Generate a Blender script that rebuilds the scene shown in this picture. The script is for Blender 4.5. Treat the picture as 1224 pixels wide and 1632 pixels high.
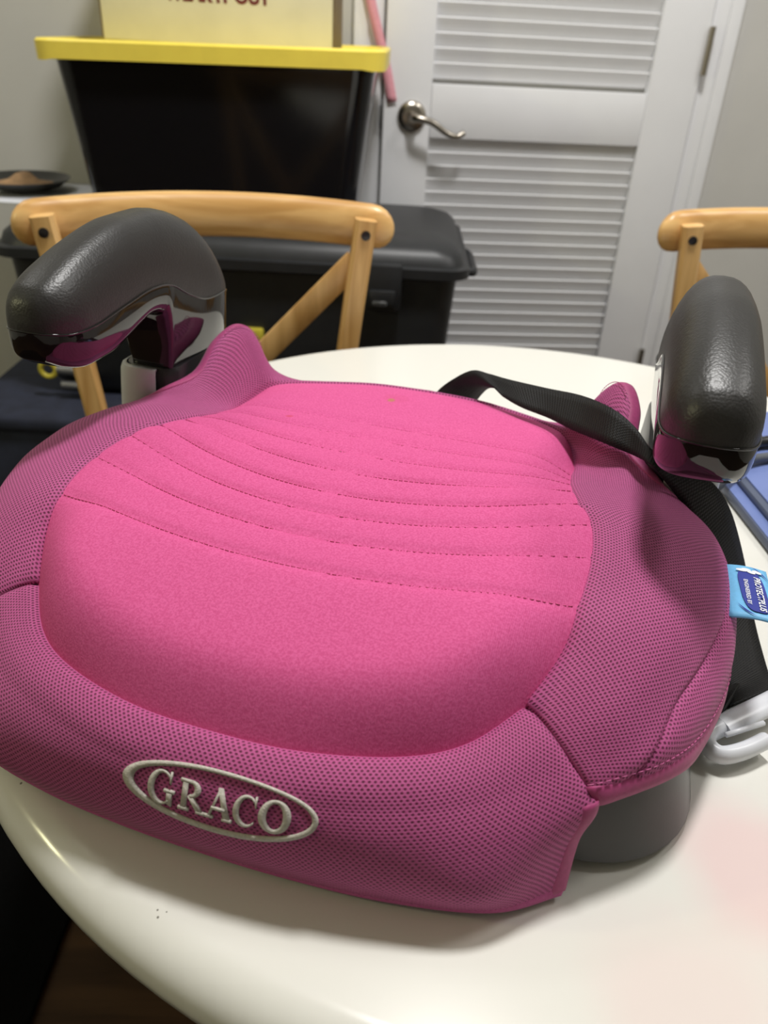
import bpy, bmesh, math, random
import numpy as np
from mathutils import Vector, Matrix

for o in list(bpy.data.objects):
    bpy.data.objects.remove(o)
scene = bpy.context.scene
COL = scene.collection
random.seed(4)
R = math.radians

# ------------------------------------------------------------------ camera
FPX, PITCH, ROLL, CAMZ = 1280.0, R(30.9), R(3.1), 1.11
cam_d = bpy.data.cameras.new('camera')
cam = bpy.data.objects.new('camera', cam_d)
COL.objects.link(cam)
cam_d.sensor_fit = 'VERTICAL'
cam_d.sensor_height = 36.0
cam_d.sensor_width = 27.0
cam_d.lens = FPX / 1632 * 36.0
cam_d.clip_start = 0.01
rr = Vector((1, 0, 0)); uu = Vector((0, math.sin(PITCH), math.cos(PITCH))); ff = Vector((0, math.cos(PITCH), -math.sin(PITCH)))
cx = rr * math.cos(ROLL) + uu * math.sin(ROLL)
cy = -rr * math.sin(ROLL) + uu * math.cos(ROLL)
cz = -ff
M = Matrix(((cx.x, cy.x, cz.x, 0), (cx.y, cy.y, cz.y, 0), (cx.z, cy.z, cz.z, CAMZ), (0, 0, 0, 1)))
cam.matrix_world = M
cam_d.dof.use_dof = True
cam_d.dof.focus_distance = 0.47
cam_d.dof.aperture_fstop = 9.0
scene.camera = cam

# ------------------------------------------------------------------ world, lights, exposure
world = bpy.data.worlds.new('world')
scene.world = world
world.use_nodes = True
world.node_tree.nodes['Background'].inputs[0].default_value = (0.9, 0.93, 1.0, 1)
world.node_tree.nodes['Background'].inputs[1].default_value = 0.07
scene.view_settings.view_transform = 'Standard'
scene.view_settings.look = 'None'
scene.view_settings.exposure = 0.0
scene.view_settings.gamma = 1.0
scene.view_settings.use_curve_mapping = False


def light(name, kind, loc, energy, color, size=None, target=None):
    d = bpy.data.lights.new(name, kind)
    d.energy = energy
    d.color = color
    if kind == 'AREA':
        d.shape = 'DISK'
        d.size = size
    elif size:
        d.shadow_soft_size = size
    o = bpy.data.objects.new(name, d)
    COL.objects.link(o)
    o.location = loc
    if target is not None:
        o.rotation_euler = (Vector(target) - Vector(loc)).to_track_quat('-Z', 'Y').to_euler()
    return o


light('ceiling_lamp_light', 'AREA', (0.20, 0.84, 2.67), 33, (1.0, 0.985, 0.965), 0.30, (0.20, 0.84, 0))
light('right_fill_light', 'AREA', (1.5, 0.9, 2.67), 14, (1.0, 0.98, 0.95), 0.5, (1.5, 0.9, 0))  # added fill that brightens the door, no known lamp there
light('left_fill_light', 'AREA', (-1.5, 1.35, 2.67), 6, (1.0, 0.985, 0.95), 0.4, (-1.5, 1.35, 0))  # added fill to lift the left part of the back wall
light('side_lamp_light', 'POINT', (-1.60, 0.12, 1.50), 13.0, (1.0, 0.96, 0.55), 0.05)

# ------------------------------------------------------------------ materials
def nt_mat(name):
    m = bpy.data.materials.new(name)
    m.use_nodes = True
    nt = m.node_tree
    return m, nt, nt.nodes['Principled BSDF']


def N(nt, t, **kw):
    n = nt.nodes.new(t)
    for k, v in kw.items():
        if k in ('operation', 'blend_type', 'data_type', 'noise_dimensions', 'wave_type', 'bands_direction', 'feature', 'interpolation_type'):
            setattr(n, k, v)
        else:
            n.inputs[k].default_value = v
    return n


def math_node(nt, op, a, b=None, clamp=False):
    n = nt.nodes.new('ShaderNodeMath')
    n.operation = op
    n.use_clamp = clamp
    for i, v in enumerate((a, b)):
        if v is None:
            continue
        if isinstance(v, (int, float)):
            n.inputs[i].default_value = v
        else:
            nt.links.new(v, n.inputs[i])
    return n.outputs[0]


def smooth(nt, val, lo, hi, to0=0.0, to1=1.0):
    n = nt.nodes.new('ShaderNodeMapRange')
    n.interpolation_type = 'SMOOTHSTEP'
    n.inputs[1].default_value = lo
    n.inputs[2].default_value = hi
    n.inputs[3].default_value = to0
    n.inputs[4].default_value = to1
    nt.links.new(val, n.inputs[0])
    return n.outputs[0]


def mixc(nt, fac, a, b):
    n = nt.nodes.new('ShaderNodeMix')
    n.data_type = 'RGBA'
    for idx, v in ((0, fac), (6, a), (7, b)):
        if isinstance(v, (int, float)):
            n.inputs[idx].default_value = v
        elif isinstance(v, tuple):
            n.inputs[idx].default_value = (*v, 1) if len(v) == 3 else v
        else:
            nt.links.new(v, n.inputs[idx])
    return n.outputs[2]


def bump(nt, bs, height, strength, dist):
    b = nt.nodes.new('ShaderNodeBump')
    b.inputs['Strength'].default_value = strength
    b.inputs['Distance'].default_value = dist
    nt.links.new(height, b.inputs['Height'])
    nt.links.new(b.outputs[0], bs.inputs['Normal'])


def plain(name, col, rough=0.5, metal=0.0, noise=0.0, nscale=30, bmp=0.0, bscale=300, bdist=0.0005, coat=0.0, spec=None, sheen=0.0):
    m, nt, bs = nt_mat(name)
    bs.inputs['Roughness'].default_value = rough
    bs.inputs['Metallic'].default_value = metal
    bs.inputs['Coat Weight'].default_value = coat
    if spec is not None:
        bs.inputs['Specular IOR Level'].default_value = spec
    if sheen:
        bs.inputs['Sheen Weight'].default_value = sheen
        bs.inputs['Sheen Roughness'].default_value = 0.6
    tc = nt.nodes.new('ShaderNodeTexCoord')
    nz = N(nt, 'ShaderNodeTexNoise', Scale=nscale, Detail=4.0)
    nt.links.new(tc.outputs['Object'], nz.inputs['Vector'])
    f = smooth(nt, nz.outputs['Fac'], 0.3, 0.7, 1 - noise, 1 + noise)
    mul = nt.nodes.new('ShaderNodeVectorMath')
    mul.operation = 'SCALE'
    mul.inputs[0].default_value = col
    nt.links.new(f, mul.inputs['Scale'])
    nt.links.new(mul.outputs[0], bs.inputs['Base Color'])
    if bmp:
        n2 = N(nt, 'ShaderNodeTexNoise', Scale=bscale, Detail=2.0)
        nt.links.new(tc.outputs['Object'], n2.inputs['Vector'])
        bump(nt, bs, n2.outputs['Fac'], bmp, bdist)
    return m


def wood(name, c1, c2, axis=0, rough=0.35, scale=1.0, coat=0.15, spec=0.5):
    m, nt, bs = nt_mat(name)
    tc = nt.nodes.new('ShaderNodeTexCoord')
    mp = nt.nodes.new('ShaderNodeMapping')
    s = [45 * scale] * 3
    s[axis] = 4 * scale
    mp.inputs['Scale'].default_value = s
    nt.links.new(tc.outputs['Object'], mp.inputs[0])
    nz = N(nt, 'ShaderNodeTexNoise', Scale=1.0, Detail=6.0, Distortion=0.6)
    nt.links.new(mp.outputs[0], nz.inputs['Vector'])
    f = smooth(nt, nz.outputs['Fac'], 0.3, 0.72)
    nt.links.new(mixc(nt, f, c1, c2), bs.inputs['Base Color'])
    bs.inputs['Roughness'].default_value = rough
    bs.inputs['Coat Weight'].default_value = coat
    bs.inputs['Specular IOR Level'].default_value = spec
    bs.inputs['Coat Roughness'].default_value = 0.2
    bump(nt, bs, nz.outputs['Fac'], 0.08, 0.002)
    return m


def mesh_fabric():
    m, nt, bs = nt_mat('magenta_spacer_mesh')
    uv = nt.nodes.new('ShaderNodeUVMap')
    uv.uv_map = 'UVMap'
    sep = nt.nodes.new('ShaderNodeSeparateXYZ')
    nt.links.new(uv.outputs[0], sep.inputs[0])
    u = math_node(nt, 'DIVIDE', sep.outputs[0], 0.0029)
    v = math_node(nt, 'DIVIDE', sep.outputs[1], 0.00155)
    row = math_node(nt, 'FLOOR', v)
    par = math_node(nt, 'MODULO', row, 2.0)
    par = math_node(nt, 'ABSOLUTE', par)
    u2 = math_node(nt, 'ADD', u, math_node(nt, 'MULTIPLY', par, 0.5))
    fu = math_node(nt, 'SUBTRACT', math_node(nt, 'FRACT', u2), 0.5)
    fv = math_node(nt, 'SUBTRACT', math_node(nt, 'FRACT', v), 0.5)
    d = math_node(nt, 'SQRT', math_node(nt, 'ADD', math_node(nt, 'POWER', math_node(nt, 'ABSOLUTE', math_node(nt, 'DIVIDE', fu, 0.26)), 2.0),
                                        math_node(nt, 'POWER', math_node(nt, 'ABSOLUTE', math_node(nt, 'DIVIDE', fv, 0.36)), 2.0)))
    hole = smooth(nt, d, 0.55, 1.30, 1.0, 0.0)
    tc = nt.nodes.new('ShaderNodeTexCoord')
    nz = N(nt, 'ShaderNodeTexNoise', Scale=900.0, Detail=2.0)
    nt.links.new(tc.outputs['Object'], nz.inputs['Vector'])
    thread = mixc(nt, nz.outputs['Fac'], (0.38, 0.050, 0.19), (0.54, 0.112, 0.305))
    col = mixc(nt, hole, thread, (0.13, 0.011, 0.055))
    nt.links.new(col, bs.inputs['Base Color'])
    bs.inputs['Roughness'].default_value = 0.75
    bs.inputs['Sheen Weight'].default_value = 0.12
    bs.inputs['Sheen Tint'].default_value = (1.0, 0.55, 0.8, 1)
    h = math_node(nt, 'SUBTRACT', math_node(nt, 'MULTIPLY', nz.outputs['Fac'], 0.35), hole)
    bump(nt, bs, h, 0.65, 0.0006)
    return m


def pink_fabric():
    m, nt, bs = nt_mat('pink_knit')
    tc = nt.nodes.new('ShaderNodeTexCoord')
    nz = N(nt, 'ShaderNodeTexNoise', Scale=800.0, Detail=2.0)
    nt.links.new(tc.outputs['Object'], nz.inputs['Vector'])
    wv = nt.nodes.new('ShaderNodeTexWave')
    wv.inputs['Scale'].default_value = 300
    wv.inputs['Distortion'].default_value = 1.5
    nt.links.new(tc.outputs['Object'], wv.inputs['Vector'])
    col = mixc(nt, smooth(nt, nz.outputs['Fac'], 0.3, 0.7), (0.60, 0.080, 0.245), (0.71, 0.120, 0.325))
    # worn stains with a shape of their own: a ring stain with a brown speck, and a small red spot

    def spot(c, r0, r1, wob=0.004):
        vm = nt.nodes.new('ShaderNodeVectorMath')
        vm.operation = 'DISTANCE'
        n3 = N(nt, 'ShaderNodeTexNoise', Scale=120.0, Detail=2.0)
        nt.links.new(tc.outputs['Object'], n3.inputs['Vector'])
        sc = nt.nodes.new('ShaderNodeVectorMath')
        sc.operation = 'MULTIPLY_ADD'
        sc.inputs[1].default_value = (wob, wob, 0)
        nt.links.new(n3.outputs['Color'], sc.inputs[0])
        nt.links.new(tc.outputs['Object'], sc.inputs[2])
        sx = nt.nodes.new('ShaderNodeVectorMath')
        sx.operation = 'MULTIPLY'
        sx.inputs[1].default_value = (1, 1, 0)
        nt.links.new(sc.outputs[0], sx.inputs[0])
        nt.links.new(sx.outputs[0], vm.inputs[0])
        vm.inputs[1].default_value = (c[0] + wob / 2, c[1] + wob / 2, 0)
        return smooth(nt, vm.outputs['Value'], r0, r1, 1.0, 0.0)
    ring = math_node(nt, 'MULTIPLY', spot((-0.014, 0.160), 0.0095, 0.0115), 0.22)
    col = mixc(nt, ring, col, (0.55, 0.07, 0.17))
    col = mixc(nt, math_node(nt, 'MULTIPLY', spot((-0.0165, 0.153), 0.002, 0.0045, 0.006), 0.75), col, (0.42, 0.20, 0.08))
    col = mixc(nt, math_node(nt, 'MULTIPLY', spot((-0.072, 0.078), 0.001, 0.0035), 0.6), col, (0.55, 0.05, 0.06))
    nt.links.new(col, bs.inputs['Base Color'])
    bs.inputs['Roughness'].default_value = 0.8
    bs.inputs['Specular IOR Level'].default_value = 0.2
    h = math_node(nt, 'ADD', math_node(nt, 'MULTIPLY', wv.outputs['Fac'], 0.4), nz.outputs['Fac'])
    bump(nt, bs, h, 0.35, 0.0005)
    return m


def webbing():
    m, nt, bs = nt_mat('black_webbing')
    uv = nt.nodes.new('ShaderNodeUVMap')
    uv.uv_map = 'UVMap'
    sep = nt.nodes.new('ShaderNodeSeparateXYZ')
    nt.links.new(uv.outputs[0], sep.inputs[0])
    a = math_node(nt, 'SINE', math_node(nt, 'MULTIPLY', sep.outputs[0], 2 * math.pi / 0.0026))
    b = math_node(nt, 'SINE', math_node(nt, 'MULTIPLY', sep.outputs[1], 2 * math.pi / 0.0030))
    h = math_node(nt, 'ADD', a, math_node(nt, 'MULTIPLY', math_node(nt, 'MULTIPLY', a, b), 0.9))
    f = smooth(nt, h, -1.5, 1.5)
    nt.links.new(mixc(nt, f, (0.002, 0.002, 0.002), (0.008, 0.0075, 0.0075)), bs.inputs['Base Color'])
    bs.inputs['Roughness'].default_value = 0.6
    bs.inputs['Specular IOR Level'].default_value = 0.3
    bump(nt, bs, h, 0.35, 0.0003)
    return m


def leather():
    m, nt, bs = nt_mat('black_grained_plastic')
    tc = nt.nodes.new('ShaderNodeTexCoord')
    vo = N(nt, 'ShaderNodeTexVoronoi', Scale=620.0)
    nt.links.new(tc.outputs['Object'], vo.inputs['Vector'])
    nz = N(nt, 'ShaderNodeTexNoise', Scale=260.0, Detail=3.0)
    nt.links.new(tc.outputs['Object'], nz.inputs['Vector'])
    bs.inputs['Base Color'].default_value = (0.022, 0.021, 0.020, 1)
    bs.inputs['Roughness'].default_value = 0.40
    h = math_node(nt, 'ADD', math_node(nt, 'MULTIPLY', vo.outputs['Distance'], -0.7), math_node(nt, 'MULTIPLY', nz.outputs['Fac'], 0.8))
    bump(nt, bs, h, 0.28, 0.0006)
    return m


def table_mat():
    m, nt, bs = nt_mat('white_lacquer')
    tc = nt.nodes.new('ShaderNodeTexCoord')
    pos = nt.nodes.new('ShaderNodeVectorMath')
    pos.operation = 'MULTIPLY'
    pos.inputs[1].default_value = (1, 1, 0)
    nz = N(nt, 'ShaderNodeTexNoise', Scale=9.0, Detail=3.0)
    nt.links.new(tc.outputs['Object'], nz.inputs['Vector'])
    wb = nt.nodes.new('ShaderNodeVectorMath')
    wb.operation = 'MULTIPLY_ADD'
    wb.inputs[1].default_value = (0.06, 0.06, 0)
    nt.links.new(nz.outputs['Color'], wb.inputs[0])
    nt.links.new(tc.outputs['Object'], wb.inputs[2])
    nt.links.new(wb.outputs[0], pos.inputs[0])
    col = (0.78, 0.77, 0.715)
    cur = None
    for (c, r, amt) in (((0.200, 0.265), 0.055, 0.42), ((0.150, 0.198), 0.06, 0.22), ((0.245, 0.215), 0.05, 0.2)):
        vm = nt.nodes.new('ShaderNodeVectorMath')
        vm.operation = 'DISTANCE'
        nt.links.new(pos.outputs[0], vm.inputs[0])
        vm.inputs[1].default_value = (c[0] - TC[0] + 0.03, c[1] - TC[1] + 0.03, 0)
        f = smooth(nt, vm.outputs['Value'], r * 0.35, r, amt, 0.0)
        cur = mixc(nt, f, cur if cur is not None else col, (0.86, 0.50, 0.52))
    # a few dark flecks
    for c, r in (((-0.0965, 0.2258), 0.0005), ((-0.0955, 0.2225), 0.0006), ((-0.092, 0.225), 0.0004), ((-0.19, 0.295), 0.0007)):
        vm = nt.nodes.new('ShaderNodeVectorMath')
        vm.operation = 'DISTANCE'
        p2 = nt.nodes.new('ShaderNodeVectorMath')
        p2.operation = 'MULTIPLY'
        p2.inputs[1].default_value = (1, 1, 0)
        nt.links.new(tc.outputs['Object'], p2.inputs[0])
        nt.links.new(p2.outputs[0], vm.inputs[0])
        vm.inputs[1].default_value = (c[0] - TC[0], c[1] - TC[1], 0)
        cur = mixc(nt, smooth(nt, vm.outputs['Value'], r * 0.6, r * 1.3, 0.85, 0.0), cur, (0.10, 0.09, 0.07))
    nt.links.new(cur, bs.inputs['Base Color'])
    bs.inputs['Roughness'].default_value = 0.17
    bs.inputs['Specular IOR Level'].default_value = 0.35
    return m


TC = (0.137, 0.608)      # table centre
M_PINK = pink_fabric()
M_MESH = mesh_fabric()
M_WEB = webbing()
M_LEATHER = leather()
M_TABLE = table_mat()
M_GLOSS = plain('glossy_black_plastic', (0.010, 0.009, 0.009), 0.06, coat=0.3)
M_BLACKP = plain('satin_black_plastic', (0.012, 0.012, 0.013), 0.32)
M_BASE = plain('dark_grey_plastic', (0.055, 0.056, 0.056), 0.33, noise=0.05, bmp=0.1, bscale=900, bdist=0.0003)
M_SILVER = plain('silver_grey_plastic', (0.50, 0.51, 0.50), 0.33)
M_BIND = plain('magenta_binding_tape', (0.37, 0.038, 0.16), 0.62, noise=0.08, nscale=400, sheen=0.1)
M_THREAD = plain('pink_thread', (0.48, 0.045, 0.16), 0.6)
M_THREADL = plain('magenta_thread', (0.55, 0.12, 0.30), 0.6)
M_LOGO = plain('silver_embroidery', (0.56, 0.53, 0.47), 0.45, noise=0.12, nscale=700, bmp=0.6, bscale=1400, bdist=0.0006)
M_TAGL = plain('light_blue_label', (0.17, 0.50, 0.82), 0.5, noise=0.04, nscale=500)
M_TAGD = plain('dark_blue_print', (0.020, 0.035, 0.30), 0.5)
M_TAGW = plain('white_print', (0.82, 0.84, 0.88), 0.5)
M_CLIP = plain('white_clip_plastic', (0.72, 0.74, 0.78), 0.3)
M_WOOD = wood('oak_chair_x', (0.58, 0.31, 0.095), (0.86, 0.54, 0.215), 0)
M_WOODZ = wood('oak_chair_z', (0.58, 0.31, 0.095), (0.86, 0.54, 0.215), 2)
M_CUSH = plain('navy_black_pad', (0.012, 0.014, 0.022), 0.8, noise=0.15, nscale=60)
M_BOLT = plain('dark_bolt', (0.05, 0.045, 0.045), 0.35, 0.8)
M_WALL = plain('warm_grey_wall_paint', (0.60, 0.59, 0.555), 0.7, noise=0.02, nscale=6, bmp=0.08, bscale=120, bdist=0.001)
M_CEIL = plain('white_ceiling_paint', (0.8, 0.8, 0.78), 0.8, noise=0.02)
M_DOOR = plain('white_door_paint', (0.88, 0.885, 0.90), 0.38, noise=0.01, nscale=12)
M_NICKEL = plain('satin_nickel', (0.42, 0.385, 0.33), 0.26, 1.0)
M_GAP = plain('dark_gap', (0.05, 0.05, 0.05), 0.8)
M_YEL = plain('yellow_lid_plastic', (1.0, 0.80, 0.11), 0.38, noise=0.03)
M_TOTE = plain('black_tote_plastic', (0.007, 0.007, 0.009), 0.13)
M_TRUNK = plain('black_trunk_plastic', (0.016, 0.017, 0.019), 0.42, noise=0.1, bmp=0.15, bscale=500, bdist=0.0006)
M_CARD = plain('cream_card', (0.70, 0.68, 0.53), 0.55, noise=0.04, nscale=14)
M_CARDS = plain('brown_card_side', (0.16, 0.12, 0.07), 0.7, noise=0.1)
M_RED = plain('maroon_print', (0.15, 0.018, 0.020), 0.5)
M_PAPER = plain('white_paper', (0.74, 0.76, 0.82), 0.6, noise=0.02)
M_BOWL = plain('dark_bowl_glaze', (0.018, 0.018, 0.017), 0.25)
M_TAN = plain('tan_trinket', (0.40, 0.24, 0.12), 0.6, noise=0.2, nscale=60)
M_RIB = plain('pink_ribbon', (0.80, 0.36, 0.42), 0.55, noise=0.05, nscale=90)
M_BLUE = plain('periwinkle_blue_cover', (0.17, 0.23, 0.50), 0.45, noise=0.03)
M_BLUEG = plain('slate_grey_edge', (0.09, 0.11, 0.17), 0.4)
M_GCORD = plain('grey_cable', (0.10, 0.11, 0.13), 0.45)
M_BRASS = plain('yellow_latch_plastic', (0.50, 0.42, 0.045), 0.35, noise=0.1)
M_GREYM = plain('grey_metal', (0.22, 0.22, 0.23), 0.4, 0.6)
M_NAVY = plain('navy_fabric', (0.018, 0.022, 0.042), 0.85, noise=0.2, nscale=25)
M_MAT = plain('black_mat_fabric', (0.0025, 0.0025, 0.0025), 0.95, noise=0.2, nscale=200, spec=0.05)
M_FLOOR = wood('brown_floor_wood', (0.028, 0.014, 0.005), (0.060, 0.031, 0.012), 0, rough=0.6, scale=0.6, coat=0.0, spec=0.12)
M_LAMP = plain('white_lamp_metal', (0.75, 0.75, 0.73), 0.4)

# ------------------------------------------------------------------ geometry helpers
def link(o, parent=None):
    COL.objects.link(o)
    if parent is not None:
        o.parent = parent
    return o


def obj(name, verts, faces, mat, parent=None, smooth=True, sharp=None, uvs=None):
    me = bpy.data.meshes.new(name)
    me.from_pydata([tuple(map(float, v)) for v in verts], [], faces)
    bm = bmesh.new()
    bm.from_mesh(me)
    if uvs is None:
        bmesh.ops.recalc_face_normals(bm, faces=bm.faces)
    bm.to_mesh(me)
    bm.free()
    if smooth:
        me.polygons.foreach_set('use_smooth', [True] * len(me.polygons))
        if sharp is not None:
            me.set_sharp_from_angle(angle=R(sharp))
    if uvs is not None:
        ul = me.uv_layers.new(name='UVMap')
        for lp in me.loops:
            ul.data[lp.index].uv = uvs[lp.vertex_index]
    me.materials.append(mat)
    return link(bpy.data.objects.new(name, me), parent)


def thing(name, label, cat, loc=(0, 0, 0), rotz=0.0, group=None, kind=None):
    o = bpy.data.objects.new(name, None)
    o.empty_display_size = 0.05
    COL.objects.link(o)
    o.location = loc
    o.rotation_euler = (0, 0, rotz)
    tag(o, label, cat, group, kind)
    return o


def tag(o, label, cat, group=None, kind=None):
    if label:
        o['label'] = label
    if cat:
        o['category'] = cat
    if group:
        o['group'] = group
    if kind:
        o['kind'] = kind
    return o


def boxg(sx, sy, sz, c=(0, 0, 0), bev=0.0, seg=2, fn=None):
    bm = bmesh.new()
    bmesh.ops.create_cube(bm, size=1.0)
    for v in bm.verts:
        v.co = Vector((v.co.x * sx, v.co.y * sy, v.co.z * sz))
    if bev:
        bmesh.ops.bevel(bm, geom=list(bm.edges), offset=bev, segments=seg, affect='EDGES', profile=0.5)
    vs = [(v.co.x + c[0], v.co.y + c[1], v.co.z + c[2]) for v in bm.verts]
    if fn:
        vs = [fn(*v) for v in vs]
    bm.verts.index_update()
    fs = [[v.index for v in f.verts] for f in bm.faces]
    bm.free()
    return vs, fs


def box(name, size, c, mat, parent=None, bev=0.003, seg=2, fn=None):
    vs, fs = boxg(*size, c, bev, seg, fn)
    return obj(name, vs, fs, mat, parent, True, 35)


def join(*parts):
    V, F = [], []
    for vs, fs in parts:
        k = len(V)
        V += list(vs)
        F += [[i + k for i in f] for f in fs]
    return V, F


def loft(rings, close=True, cap0=True, cap1=True):
    n = len(rings[0])
    V = [p for r in rings for p in r]
    F = []
    for i in range(len(rings) - 1):
        for j in range(n if close else n - 1):
            a, b = i * n + j, i * n + (j + 1) % n
            F.append([a, b, b + n, a + n])
    if close and cap0:
        F.append(list(range(n))[::-1])
    if close and cap1:
        F.append([(len(rings) - 1) * n + j for j in range(n)])
    return V, F


def lathe(prof, seg=48, c=(0, 0, 0)):
    rings = []
    for r, z in prof:
        rings.append([(c[0] + r * math.cos(2 * math.pi * k / seg), c[1] + r * math.sin(2 * math.pi * k / seg), c[2] + z) for k in range(seg)])
    return loft(rings)


def rrect(hx, hy, r, seg=6, c=(0, 0)):
    pts = []
    for qx, qy, a0 in ((1, 1, 0), (-1, 1, 90), (-1, -1, 180), (1, -1, 270)):
        for k in range(seg + 1):
            a = R(a0 + 90 * k / seg)
            pts.append((c[0] + qx * (hx - r) + r * math.cos(a), c[1] + qy * (hy - r) + r * math.sin(a)))
    return pts


def cr(pts, n, closed=False):
    """centripetal-like catmull rom through pts, n samples per span"""
    P = [np.array(p, float) for p in pts]
    if closed:
        P = [P[-1]] + P + [P[0], P[1]]
    else:
        P = [2 * P[0] - P[1]] + P + [2 * P[-1] - P[-2]]
    out = []
    for i in range(1, len(P) - 2):
        for k in range(n):
            t = k / n
            out.append(0.5 * (2 * P[i] + (P[i + 1] - P[i - 1]) * t + (2 * P[i - 1] - 5 * P[i] + 4 * P[i + 1] - P[i + 2]) * t * t
                              + (-P[i - 1] + 3 * P[i] - 3 * P[i + 1] + P[i + 2]) * t ** 3))
    if not closed:
        out.append(P[-2])
    return out


def tube(path, rad, seg=10, flat=None, cap=True):
    """sweep a circle (rad float or list) along path"""
    P = [Vector(p) for p in path]
    rings = []
    up = Vector((0, 0, 1))
    prev = None
    for i, p in enumerate(P):
        t = (P[min(i + 1, len(P) - 1)] - P[max(i - 1, 0)]).normalized()
        if prev is None:
            s = t.cross(up)
            if s.length < 1e-3:
                s = t.cross(Vector((0, 1, 0)))
        else:
            s = prev - t * prev.dot(t)
        s.normalize()
        prev = s
        w = s.cross(t)
        r = rad[i] if isinstance(rad, (list, tuple, np.ndarray)) else rad
        rb = r * (flat or 1.0)
        rings.append([tuple(p + s * r * math.cos(2 * math.pi * k / seg) + w * rb * math.sin(2 * math.pi * k / seg)) for k in range(seg)])
    return loft(rings, True, cap, cap)


def sweep_section(path, A, B, ha, hb, seg=10):
    """sweep an ellipse with half axes ha along frame vector A and hb along B"""
    rings = []
    for p, a, b in zip(path, A, B):
        rings.append([tuple(np.array(p) + np.array(a) * ha * math.cos(2 * math.pi * k / seg) + np.array(b) * hb * math.sin(2 * math.pi * k / seg)) for k in range(seg)])
    return loft(rings)


def hermite(xs, pts):
    px = np.array([p[0] for p in pts]); py = np.array([p[1] for p in pts])
    m = np.gradient(py, px)
    # limit overshoot
    d = np.diff(py) / np.diff(px)
    for i in range(len(px)):
        lo = d[max(i - 1, 0)]; hi = d[min(i, len(d) - 1)]
        if lo * hi <= 0:
            m[i] = 0
        else:
            m[i] = math.copysign(min(abs(m[i]), 3 * min(abs(lo), abs(hi))), lo)
    out = []
    for x in np.atleast_1d(xs):
        x = min(max(x, px[0]), px[-1])
        i = min(max(int(np.searchsorted(px, x)) - 1, 0), len(px) - 2)
        h = px[i + 1] - px[i]; t = (x - px[i]) / h
        out.append((2 * t ** 3 - 3 * t ** 2 + 1) * py[i] + (t ** 3 - 2 * t ** 2 + t) * h * m[i] + (-2 * t ** 3 + 3 * t ** 2) * py[i + 1] + (t ** 3 - t ** 2) * h * m[i + 1])
    return np.array(out)


def text_mesh(body, size, bold=0.0, extrude=0.0, shear=0.0, spacing=1.0):
    cu = bpy.data.curves.new('lettering', 'FONT')
    cu.body = body
    cu.size = size
    cu.offset = bold
    cu.extrude = extrude
    cu.shear = shear
    cu.space_character = spacing
    cu.align_x = 'CENTER'
    cu.align_y = 'CENTER'
    cu.resolution_u = 3
    o = bpy.data.objects.new('lettering', cu)
    COL.objects.link(o)
    bpy.context.view_layer.update()
    me = bpy.data.meshes.new_from_object(o.evaluated_get(bpy.context.evaluated_depsgraph_get()))
    vs = [tuple(v.co) for v in me.vertices]
    fs = [list(p.vertices) for p in me.polygons]
    bpy.data.objects.remove(o)
    bpy.data.curves.remove(cu)
    bpy.data.meshes.remove(me)
    return vs, fs


# ================================================================== ROOM
TH = math.atan2(0.0997, 0.995)      # the back wall stands slightly askew to the view
D0 = 2.0


def rot(o):
    o.rotation_euler = (0, 0, TH)
    return o


def struct(o, label=None):
    o['kind'] = 'structure'
    if label:
        o['label'] = label
    return o


RX0, RX1, RY0, RY1, RZ = -2.7, 2.3, -2.2, 2.02, 2.75
struct(rot(box('floor', (RX1 - RX0 + 0.2, RY1 - RY0 + 0.2, 0.05), ((RX0 + RX1) / 2, (RY0 + RY1) / 2, -0.025), M_FLOOR, bev=0)), 'dark brown wooden floor below the table')
struct(rot(box('ceiling', (RX1 - RX0 + 0.2, RY1 - RY0 + 0.2, 0.05), ((RX0 + RX1) / 2, (RY0 + RY1) / 2, RZ + 0.025), M_CEIL, bev=0)), 'white ceiling')
struct(rot(box('wall_back', (RX1 - RX0 + 0.2, 0.1, RZ), ((RX0 + RX1) / 2, RY1 + 0.05, RZ / 2), M_WALL, bev=0)), 'warm grey wall around the white louvered door')
struct(rot(box('wall_front', (RX1 - RX0 + 0.2, 0.1, RZ), ((RX0 + RX1) / 2, RY0 - 0.05, RZ / 2), M_WALL, bev=0)), 'warm grey wall behind the camera')
struct(rot(box('wall_left', (0.1, RY1 - RY0, RZ), (RX0 - 0.05, (RY0 + RY1) / 2, RZ / 2), M_WALL, bev=0)), 'warm grey wall at the far left')
struct(rot(box('wall_right', (0.1, RY1 - RY0, RZ), (RX1 + 0.05, (RY0 + RY1) / 2, RZ / 2), M_WALL, bev=0)), 'warm grey wall at the far right')

# ---- door with louvers
DL, DR = 0.149, 0.857
door = thing('door_1', 'white louvered door with nickel lever handle', None, (0, 0, 0), TH, kind='structure')
yF, yB = 1.988, 2.018
DZ = 2.03
ym, yt = (yF + yB) / 2, yB - yF
box('stile', (0.106, yt, DZ - 0.01), (DL + 0.053, ym, DZ / 2 + 0.005), M_DOOR, door, 0.002)
box('stile', (0.112, yt, DZ - 0.01), (DR - 0.056, ym, DZ / 2 + 0.005), M_DOOR, door, 0.002)
pl0, pr0 = DL + 0.106, DR - 0.112
pw, pc = pr0 - pl0, (pl0 + pr0) / 2
box('rail', (pw - 0.001, yt, 0.24), (pc, ym, 0.13), M_DOOR, door, 0.002)
box('rail', (pw - 0.001, yt, 0.109), (pc, ym, 0.906 + 0.0545), M_DOOR, door, 0.002)
box('rail', (pw - 0.001, yt, 0.11), (pc, ym, DZ - 0.055), M_DOOR, door, 0.002)
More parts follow.
